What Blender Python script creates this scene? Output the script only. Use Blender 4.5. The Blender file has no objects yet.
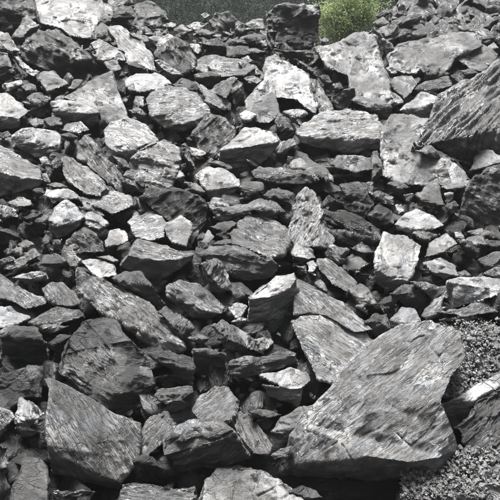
import bpy, bmesh, math, random
import numpy as np
from mathutils import Vector, Matrix
from mathutils.geometry import tessellate_polygon
random.seed(7); rng = np.random.default_rng(7)
scene = bpy.context.scene
COL = scene.collection
# ------------------------------------------------------------------ camera
FOV = math.radians(42.0); PITCH = math.radians(-14.0)
cd = bpy.data.cameras.new("camera"); cam = bpy.data.objects.new("camera", cd); COL.objects.link(cam)
cd.sensor_width = 36; cd.angle = FOV; cd.clip_start = 0.05; cd.clip_end = 3000
cam.location = (0, 0, 0); cam.rotation_euler = (math.pi/2 + PITCH, 0, 0)
scene.camera = cam
scene.cycles.max_bounces = 5; scene.cycles.diffuse_bounces = 3; scene.cycles.glossy_bounces = 2; scene.cycles.volume_bounces = 0
# ------------------------------------------------------------------ sky, sun, exposure
SUN_EL, SUN_AZ = 79.0, -30.0        # degrees; azimuth from +Y (behind the heap) towards -X
w = bpy.data.worlds.new("World"); scene.world = w; w.use_nodes = True
nt = w.node_tree; nt.nodes.clear()
sky = nt.nodes.new('ShaderNodeTexSky'); sky.sky_type = 'NISHITA'; sky.sun_disc = False
sky.sun_elevation = math.radians(SUN_EL); sky.sun_rotation = math.radians(SUN_AZ)
sky.air_density = 1.0; sky.dust_density = 4.0
hs = nt.nodes.new('ShaderNodeHueSaturation'); hs.inputs['Saturation'].default_value = 0.16
bg = nt.nodes.new('ShaderNodeBackground'); bg.inputs['Strength'].default_value = 0.05
wo = nt.nodes.new('ShaderNodeOutputWorld')
nt.links.new(sky.outputs[0], hs.inputs['Color']); nt.links.new(hs.outputs[0], bg.inputs[0]); nt.links.new(bg.outputs[0], wo.inputs[0])
sd = bpy.data.lights.new("sun", 'SUN'); sd.energy = 4.2; sd.angle = math.radians(26); sd.color = (1.0, 0.985, 0.965)
so = bpy.data.objects.new("sun", sd); COL.objects.link(so)
az, el = math.radians(SUN_AZ), math.radians(SUN_EL)
sdir = Vector((math.sin(az)*math.cos(el), math.cos(az)*math.cos(el), math.sin(el)))
so.rotation_euler = sdir.to_track_quat('Z', 'Y').to_euler(); so.location = (0, 5, 20)
scene.view_settings.view_transform = 'Standard'; scene.view_settings.look = 'None'
scene.view_settings.gamma = 1.0; scene.view_settings.exposure = 2.05
# ------------------------------------------------------------------ geometry of the view and the slope
F = 250/math.tan(FOV/2)
Rx = np.array([1., 0, 0]); Fw = np.array([0, math.cos(PITCH), math.sin(PITCH)]); Up = np.array([0, -math.sin(PITCH), math.cos(PITCH)])
def ray(px, py): return Fw + Rx*((px-250)/F) + Up*((250-py)/F)      # unit forward component
SL, Y0, Z0 = 0.65, 4.915, -3.44      # the slope: z = Z0 + SL*(y-Y0)
def slope_t(px, py):
    d = ray(px, py); return (Z0-SL*Y0)/(d[2]-SL*d[1])
# ------------------------------------------------------------------ noise
_h = np.random.default_rng(3)
PERM = _h.permutation(256); PERM = np.concatenate([PERM, PERM, PERM]).astype(np.int64)
G = _h.normal(size=(256, 3)); G /= np.linalg.norm(G, axis=1)[:, None]
RV = _h.random((256, 4))
def hsh(i, j, k): return PERM[PERM[PERM[i & 255]+(j & 255)]+(k & 255)]
def perlin(P):
    I = np.floor(P).astype(np.int64); f = P-I; u = f*f*f*(f*(f*6-15)+10); r = 0
    for dx in (0, 1):
        wx = u[:, 0] if dx else 1-u[:, 0]
        for dy in (0, 1):
            wy = u[:, 1] if dy else 1-u[:, 1]
            for dz in (0, 1):
                wz = u[:, 2] if dz else 1-u[:, 2]
                g = G[hsh(I[:, 0]+dx, I[:, 1]+dy, I[:, 2]+dz)]
                r = r + wx*wy*wz*(g[:, 0]*(f[:, 0]-dx)+g[:, 1]*(f[:, 1]-dy)+g[:, 2]*(f[:, 2]-dz))
    return r*1.6
def linoise(P):
    """value noise joined by straight ramps: flat planes that meet in creases"""
    I = np.floor(P).astype(np.int64); f = P-I; r = 0
    for dx in (0, 1):
        for dy in (0, 1):
            for dz in (0, 1):
                wt = (f[:, 0] if dx else 1-f[:, 0])*(f[:, 1] if dy else 1-f[:, 1])*(f[:, 2] if dz else 1-f[:, 2])
                r = r+wt*RV[hsh(I[:, 0]+dx, I[:, 1]+dy, I[:, 2]+dz)][:, 1]
    return r*2-1
FROT = np.array(Matrix.Rotation(.7, 3, 'X') @ Matrix.Rotation(.6, 3, 'Y') @ Matrix.Rotation(.5, 3, 'Z'))
def worley(P):
    I = np.floor(P).astype(np.int64); n = len(P)
    f1 = np.full(n, 9.); f2 = np.full(n, 9.); idh = np.zeros(n, np.int64)
    for dx in (-1, 0, 1):
        for dy in (-1, 0, 1):
            for dz in (-1, 0, 1):
                h = hsh(I[:, 0]+dx, I[:, 1]+dy, I[:, 2]+dz); c = RV[h][:, :3]
                d = np.sqrt((I[:, 0]+dx+c[:, 0]-P[:, 0])**2+(I[:, 1]+dy+c[:, 1]-P[:, 1])**2+(I[:, 2]+dz+c[:, 2]-P[:, 2])**2)
                m = d < f1; f2 = np.where(m, f1, np.minimum(f2, d)); idh = np.where(m, h, idh); f1 = np.where(m, d, f1)
    return f1, f2, RV[idh][:, 3]*2-1
# ------------------------------------------------------------------ materials
def slate_material(name, hue=(1.0, 1.0, 1.0)):
    m = bpy.data.materials.new(name); m.use_nodes = True; n = m.node_tree; n.nodes.clear(); N = n.nodes.new; L = n.links.new
    out = N('ShaderNodeOutputMaterial'); b = N('ShaderNodeBsdfPrincipled'); L(b.outputs[0], out.inputs[0])
    rc = N('ShaderNodeAttribute'); rc.attribute_name = 'rc'; eo = N('ShaderNodeAttribute'); eo.attribute_name = 'edgeon'
    tn = N('ShaderNodeAttribute'); tn.attribute_type = 'OBJECT'; tn.attribute_name = 'tone'
    def noise(scale, vec, detail=6, rough=.6, dist=0.0):
        mp = N('ShaderNodeMapping'); mp.inputs['Scale'].default_value = vec; L(rc.outputs['Vector'], mp.inputs[0])
        x = N('ShaderNodeTexNoise'); x.inputs['Scale'].default_value = scale; x.inputs['Detail'].default_value = detail
        x.inputs['Roughness'].default_value = rough; x.inputs['Distortion'].default_value = dist; L(mp.outputs[0], x.inputs['Vector']); return x
    def mr(src, a, bb, c, d):
        x = N('ShaderNodeMapRange'); x.inputs[1].default_value = a; x.inputs[2].default_value = bb; x.inputs[3].default_value = c; x.inputs[4].default_value = d
        L(src, x.inputs[0]); return x.outputs[0]
    def mul(a, c):
        x = N('ShaderNodeMath'); x.operation = 'MULTIPLY'; L(a, x.inputs[0])
        if isinstance(c, float): x.inputs[1].default_value = c
        else: L(c, x.inputs[1])
        return x.outputs[0]
    def add(a, c):
        x = N('ShaderNodeMath'); x.operation = 'ADD'; L(a, x.inputs[0]); L(c, x.inputs[1]); return x.outputs[0]
    big = noise(3.0, (1, 1, 1.8), 3, .6, .4); streak = noise(5.0, (1, 1, 5), 4, .6, .5); fine = noise(60, (1, 1, 2.2), 4, .75); spk = noise(170, (1, 1, 1.5), 2, .7)
    patch = mr(noise(2.6, (1, 1, 1.4), 3, .5).outputs[0], .42, .60, .35, 1)
    v = mul(mul(mr(big.outputs[0], .3, .7, .72, 1.25), mr(streak.outputs[0], .3, .72, .62, 1.3)), mul(mr(fine.outputs[0], .3, .7, .6, 1.35), mr(spk.outputs[0], .3, .7, .8, 1.2)))
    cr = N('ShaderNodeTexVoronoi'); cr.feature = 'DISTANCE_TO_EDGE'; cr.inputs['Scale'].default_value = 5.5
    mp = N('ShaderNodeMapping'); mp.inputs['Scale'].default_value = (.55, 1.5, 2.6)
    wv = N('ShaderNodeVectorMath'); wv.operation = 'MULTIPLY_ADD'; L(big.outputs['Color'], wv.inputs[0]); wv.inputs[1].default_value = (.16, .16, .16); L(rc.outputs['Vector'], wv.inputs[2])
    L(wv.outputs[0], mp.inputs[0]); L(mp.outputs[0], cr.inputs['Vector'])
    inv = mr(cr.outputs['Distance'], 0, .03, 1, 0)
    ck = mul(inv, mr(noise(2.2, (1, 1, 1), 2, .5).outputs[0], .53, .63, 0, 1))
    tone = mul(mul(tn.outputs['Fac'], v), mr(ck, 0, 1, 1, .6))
    comb = N('ShaderNodeCombineColor')
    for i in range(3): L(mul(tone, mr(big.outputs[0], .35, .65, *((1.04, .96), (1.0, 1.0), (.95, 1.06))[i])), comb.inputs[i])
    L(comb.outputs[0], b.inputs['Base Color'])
    L(add(mul(patch, .14), mr(fine.outputs[0], .3, .7, .35, .23)), b.inputs['Roughness']); L(mr(tn.outputs['Fac'], .005, .12, .32, 1.0), b.inputs['Specular IOR Level'])
    cl = noise(3.2, (1, 1, 9), 4, .62, .35)
    ab = N('ShaderNodeMath'); ab.operation = 'SUBTRACT'; L(cl.outputs[0], ab.inputs[0]); ab.inputs[1].default_value = .5
    a2 = N('ShaderNodeMath'); a2.operation = 'ABSOLUTE'; L(ab.outputs[0], a2.inputs[0])
    cleave = mul(mr(a2.outputs[0], 0, .03, 1, 0), eo.outputs['Fac'])
    h = add(add(mul(streak.outputs[0], .75), mul(mul(fine.outputs[0], patch), .46)), mul(mul(spk.outputs[0], patch), .18))
    def plates(scale, vec, amt):
        mq = N('ShaderNodeMapping'); mq.inputs['Scale'].default_value = vec
        wq = N('ShaderNodeVectorMath'); wq.operation = 'MULTIPLY_ADD'; L(streak.outputs['Color'], wq.inputs[0]); wq.inputs[1].default_value = (.35/scale,)*3; L(rc.outputs['Vector'], wq.inputs[2]); L(wq.outputs[0], mq.inputs[0])
        vo = N('ShaderNodeTexVoronoi'); vo.inputs['Scale'].default_value = scale; L(mq.outputs[0], vo.inputs['Vector'])
        df = N('ShaderNodeVectorMath'); df.operation = 'SUBTRACT'; L(mq.outputs[0], df.inputs[0]); L(vo.outputs['Position'], df.inputs[1])
        ce = N('ShaderNodeVectorMath'); ce.operation = 'SUBTRACT'; L(vo.outputs['Color'], ce.inputs[0]); ce.inputs[1].default_value = (.5, .5, .5)
        dt = N('ShaderNodeVectorMath'); dt.operation = 'DOT_PRODUCT'; L(df.outputs[0], dt.inputs[0]); L(ce.outputs[0], dt.inputs[1])
        return mul(dt.outputs['Value'], amt)
    h = add(h, mul(plates(8.0, (1, 1, 2.2), 22.0), mr(big.outputs[0], .4, .6, .5, 1)))
    h = add(h, mul(cleave, -.5)); h = add(h, mul(ck, -.28))
    bp = N('ShaderNodeBump'); bp.inputs['Strength'].default_value = .9; bp.inputs['Distance'].default_value = .045
    L(h, bp.inputs['Height']); L(bp.outputs[0], b.inputs['Normal'])
    return m
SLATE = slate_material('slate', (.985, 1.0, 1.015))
TONES = [.005, .008, .012, .019, .030, .046, .068, .092, .122, .155]
# ------------------------------------------------------------------ building rocks
TILE = {'w': (0, 0, 1.0)}
for i, x0 in enumerate((0, 120, 240, 370)):
    for c, y0 in (('a', 0), ('b', 120), ('c', 240), ('d', 370)): TILE[c+str(i+1)] = (x0, y0, .26)
for i, x0 in enumerate((0, 150, 300)):
    for c, y0 in (('q', 0), ('r', 150), ('s', 300)): TILE[c+str(i+1)] = (x0, y0, .4)
ELEV = {'T': 60, 't': 44, 'm': 28, 'M': 8, 'F': -22, 'U': -62, 'V': -36}
def facet_normal(code, view, R):
    e = ELEV[code[0]]; a = 0
    if len(code) > 1: a = {'L': -42, 'R': 42}[code[1]]
    e += R.uniform(-7, 7); a += R.uniform(-14, 14); e, a = math.radians(e), math.radians(a)
    n = np.array([math.sin(a)*math.cos(e), -math.cos(a)*math.cos(e), math.sin(e)])
    v = -view/np.linalg.norm(view)
    lim = math.cos(math.radians(80 if code[0] in 'UV' else 60))
    for _ in range(30):
        if n@v >= lim: break
        n = n+0.06*v; n /= np.linalg.norm(n)
    return n
def auto_facets(P, f, R):
    """a plain outline gets a ridge that parts its top from its front"""
    n = len(P); x = [p[0] for p in P]; y = [p[1] for p in P]
    il = x.index(min(x)); ir = x.index(max(x)); top, bot = min(y), max(y); wdt = max(x)-min(x)
    ch1 = []; i = il
    while True:
        ch1.append(i)
        if i == ir: break
        i = (i+1) % n
    ch2 = []; i = ir
    while True:
        ch2.append(i)
        if i == il: break
        i = (i+1) % n
    if np.mean([y[k] for k in ch1]) > np.mean([y[k] for k in ch2]): ch1, ch2 = ch2, ch1
    # ch1 is the upper chain; add two ridge points
    xs, xe = P[ch1[-1]], P[ch1[0]]
    Q = list(P); mids = []
    for s in (.33, .7):
        s += R.uniform(-.08, .08)
        xx = xs[0]+(xe[0]-xs[0])*s
        def yat(ch):
            for a, b in zip(ch, ch[1:]):
                (x1, y1), (x2, y2) = P[a], P[b]
                if min(x1, x2)-1e-6 <= xx <= max(x1, x2)+1e-6 and abs(x2-x1) > 1e-6: return y1+(y2-y1)*(xx-x1)/(x2-x1)
            return None
        yu, yl = yat(ch1), yat(ch2)
        if yu is None or yl is None: continue
        ff = min(max(f+R.uniform(-.07, .07), .12), .9)
        Q.append((xx, yu+(yl-yu)*ff)); mids.append(len(Q)-1)
    t = R.choice(['T', 'T', 'TL', 'TR']); b = R.choice(['F', 'F', 'FL', 'FR', 'M'])
    if len(mids) == 2 and R.random() < .6:
        # part the top in two as well: top-left / top-right
        k = ch1[len(ch1)//2]
        if k not in (ch1[0], ch1[-1]):
            c = len(ch1)//2
            m0, m1 = mids
            return Q, [(R.choice(['T', 'TL', 't']) if P[ch1[0]][0] > P[ch1[-1]][0] else 'T', ch1[c:]+[m0]), ('T' if R.random() < .6 else 't', ch1[:c+1]+[m0, m1] if False else [ch1[i] for i in range(c+1)]+[m0, m1]), (b, [ch1[-1]]+mids+[ch1[0]]+ch2[1:-1])]
    return Q, [(t, list(ch1)+mids), (b, [ch1[-1]]+mids+[ch1[0]]+ch2[1:-1])]
def solve_rock(P, facets, t0, S, R):
    """depths at which the outlined faces are flat and turned the way they should be"""
    n = len(P); nf = len(facets); D = np.array([ray(*p) for p in P]); w0 = 1/t0
    N0 = [facet_normal(code, np.mean(D[idx], axis=0), R) for code, idx in facets]; N = list(N0)
    used = sorted(set(i for _, ix in facets for i in ix))
    for it in range(7):
        A, B = [], []
        for k, (code, idx) in enumerate(facets):
            for i in idx:
                r = np.zeros(n+nf); r[i] = 1; r[n+k] = -(N[k]@D[i]); A.append(r); B.append(0)
        r = np.zeros(n+nf)
        for i in used: r[i] = 1
        A.append(r); B.append(len(used)*w0)
        for i in used:
            r = np.zeros(n+nf); r[i] = .05; A.append(r); B.append(.05*w0)
        sol = np.linalg.lstsq(np.array(A), np.array(B), rcond=None)[0]
        t = 1/np.clip(sol[:n], 1/(t0+S*.8), 1/(max(t0-S*.7, .5)))
        for k, (code, idx) in enumerate(facets):
            if len(idx) < 3: continue
            p = (D*t[:, None])[idx]; c = p.mean(0); m = np.linalg.svd(p-c)[2][2]
            if m@c > 0: m = -m
            m = .6*m+.4*N0[k]; N[k] = m/np.linalg.norm(m)
    return D, t
def to_mesh_data(P, facets, D, t, S, t0, back=.62):
    V = [tuple(D[i]*t[i]) for i in range(len(P))]; Fc = []; edges = {}
    for code, idx in facets:
        a = sum(P[idx[i]][0]*P[idx[(i+1) % len(idx)]][1]-P[idx[(i+1) % len(idx)]][0]*P[idx[i]][1] for i in range(len(idx)))
        ix = list(idx) if a < 0 else list(idx)[::-1]
        tris = tessellate_polygon([[Vector((P[i][0], -P[i][1], 0)) for i in ix]])
        for tr in tris:
            q = [ix[j] for j in tr]
            aa = (P[q[1]][0]-P[q[0]][0])*(P[q[2]][1]-P[q[0]][1])-(P[q[2]][0]-P[q[0]][0])*(P[q[1]][1]-P[q[0]][1])
            if aa > 0: q = q[::-1]
            Fc.append(q)
        for i in range(len(ix)): edges[(ix[i], ix[(i+1) % len(ix)])] = 1
    bd = [e for e in edges if (e[1], e[0]) not in edges]
    bv = sorted(set(i for e in bd for i in e)); c = np.mean([P[i] for i in bv], axis=0); tm = np.mean([t[i] for i in bv])
    r1, r2 = {}, {}
    for i in bv:
        p = np.array(P[i])
        def put(s, tt):
            V.append(tuple(ray(*(c+(p-c)*s))*tt)); return len(V)-1
        r1[i] = put(.97, t[i]+.30*S*.9); r2[i] = put(.62, .35*t[i]+.65*tm+back*S+.25*S)
    cc = len(V); V.append(tuple(ray(*c)*(tm+back*S+.35*S)))
    for a, b in bd:
        Fc += [[b, a, r1[a], r1[b]], [r1[b], r1[a], r2[a], r2[b]], [r2[b], r2[a], cc]]
    return V, Fc
tmp_obs = []
def remesh(V, Fc, vox):
    me = bpy.data.meshes.new('tmp'); me.from_pydata(V, [], Fc)
    bm = bmesh.new(); bm.from_mesh(me); bmesh.ops.recalc_face_normals(bm, faces=bm.faces); bm.to_mesh(me); bm.free()
    o = bpy.data.objects.new('tmp', me); COL.objects.link(o)
    md = o.modifiers.new('r', 'REMESH'); md.mode = 'VOXEL'; md.voxel_size = vox; md.adaptivity = 0
    dg = bpy.context.evaluated_depsgraph_get(); ev = o.evaluated_get(dg); m2 = ev.to_mesh()
    nv = len(m2.vertices); co = np.empty(nv*3); m2.vertices.foreach_get('co', co); nr = np.empty(nv*3)
    m2.vertex_normals.foreach_get('vector', nr)
    nl = len(m2.loops); li = np.empty(nl, np.int32); m2.loops.foreach_get('vertex_index', li)
    ls = np.empty(len(m2.polygons), np.int32); m2.polygons.foreach_get('loop_start', ls)
    ev.to_mesh_clear(); bpy.data.objects.remove(o); bpy.data.meshes.remove(me)
    return co.reshape(-1, 3), nr.reshape(-1, 3), li, ls
def frame_from(z):
    z = z/np.linalg.norm(z); a = np.cross(z, [0, 1, .3]); a /= np.linalg.norm(a); b = np.cross(z, a)
    return np.array([a, b, z])
def roughen(co, nr, S, M, seed, rough=1.0, strata=1.0, amp=1.0, vox=.02):
    k = min(max((S/.35)**.65, .6), 3.2)
    rc = co@M.T+np.array([seed*1.37 % 40, seed*2.11 % 40, seed*.73 % 40]); q = rc/S*k
    st = .4 if strata > 2 else 1.0
    ny = S/(vox*k); W = lambda f: min(max(ny/f-1, 0), 1)
    w1 = perlin(q*1.1); w2 = linoise((q@FROT.T)*2.3+9)*.6+.25*perlin(q*2.3+9); w3 = linoise((q@FROT)*2.0+31)*.6+.25*perlin(q*2+31)
    qw = q+.10*np.stack([w2, w3, w1], 1); ql = qw@FROT.T
    d = .03*w1/k**.3+.095*linoise(ql*1.3)+.062*linoise(ql*3.4+11)+.024*W(8.5)*linoise(ql*8.5+5)+.011*W(18)*linoise(ql*18+5)
    zc = (q[:, 2]+(.06*w2+.04*w3)*st)*9.5; fl = np.floor(zc); fr = zc-fl
    h0 = RV[(fl.astype(np.int64)) & 255][:, 0]; h1 = RV[(fl.astype(np.int64)+1) & 255][:, 0]
    s = np.clip((fr-.78)/.22, 0, 1); lay = h0+(h1-h0)*s-.5
    lw = 1-.8*np.clip((np.abs(nr@M[2])-.55)/.3, 0, 1)
    msk = np.clip(.6+1.3*perlin(q*1.7+70), .1, 1.3)
    d = d+.052*(.4+.6*W(9.5))*strata*lay*msk*lw
    gv = np.abs(perlin(np.stack([q[:, 0]*1.3*st, q[:, 1]*1.3*st, q[:, 2]*9+.8*w2*st], 1)))
    d = d-.030*strata*(.3+.7*W(9))*np.clip(1-gv*6, 0, 1)*np.clip(.4+1.6*w3+.25*(strata-1), 0, 1.2)
    qq = np.stack([q[:, 0]*1.7+.5*w2, q[:, 1]*1.7+.5*w3, q[:, 2]*3.4+.5*w1], 1)
    f1, f2, hv = worley(qq); e = f2-f1
    d = d+.022*rough*hv*np.clip(e/.10, 0, 1)
    cm = np.clip(.2+1.8*perlin(q*1.9+50), 0, 1)
    d = d-.032*rough*cm*(1-np.clip(e/.07, 0, 1))
    qf = np.stack([q[:, 0]*6, q[:, 1]*6, q[:, 2]*15], 1)
    d = d+.014*rough*W(15)*linoise(qf)+.007*rough*W(35)*linoise(qf*2.3)
    if rough > 1.2: d = d+.026*W(7)*linoise(qw*7+3)+.016*W(14)*linoise(qw*14+3)
    return co+nr*(d*S*amp/k**1.0)[:, None], np.concatenate([rc, 1-np.clip((np.abs(nr@M[2])-.45)/.35, 0, 1)[:, None]], 1)
def make_mesh(name, co, li, ls, rc, mat):
    me = bpy.data.meshes.new(name); me.vertices.add(len(co)); me.vertices.foreach_set('co', co.astype(np.float32).ravel())
    me.loops.add(len(li)); me.loops.foreach_set('vertex_index', li)
    me.polygons.add(len(ls)); me.polygons.foreach_set('loop_start', ls)
    me.update(calc_edges=True); me.polygons.foreach_set('use_smooth', np.ones(len(ls), bool))
    if rc.shape[1] == 4:
        b = me.attributes.new('edgeon', 'FLOAT', 'POINT'); b.data.foreach_set('value', rc[:, 3].astype(np.float32).copy()); rc = rc[:, :3]
    a = me.attributes.new('rc', 'FLOAT_VECTOR', 'POINT'); a.data.foreach_set('vector', rc.astype(np.float32).ravel())
    me.materials.append(mat); me.validate(); return me
def lam_frame(Lang, R, nd):
    if Lang is None:
        a = math.radians(R.uniform(-22, 22)); e = math.radians(R.uniform(45, 75))
        z = np.array([math.sin(a), 0, math.cos(a)])*math.sin(e)+np.array([0, -math.cos(e), 0])
    else:
        a = math.radians(Lang); z = Up*math.cos(a)-Rx*math.sin(a); z = z-.93*(z@nd)*nd
    return frame_from(z)
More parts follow.
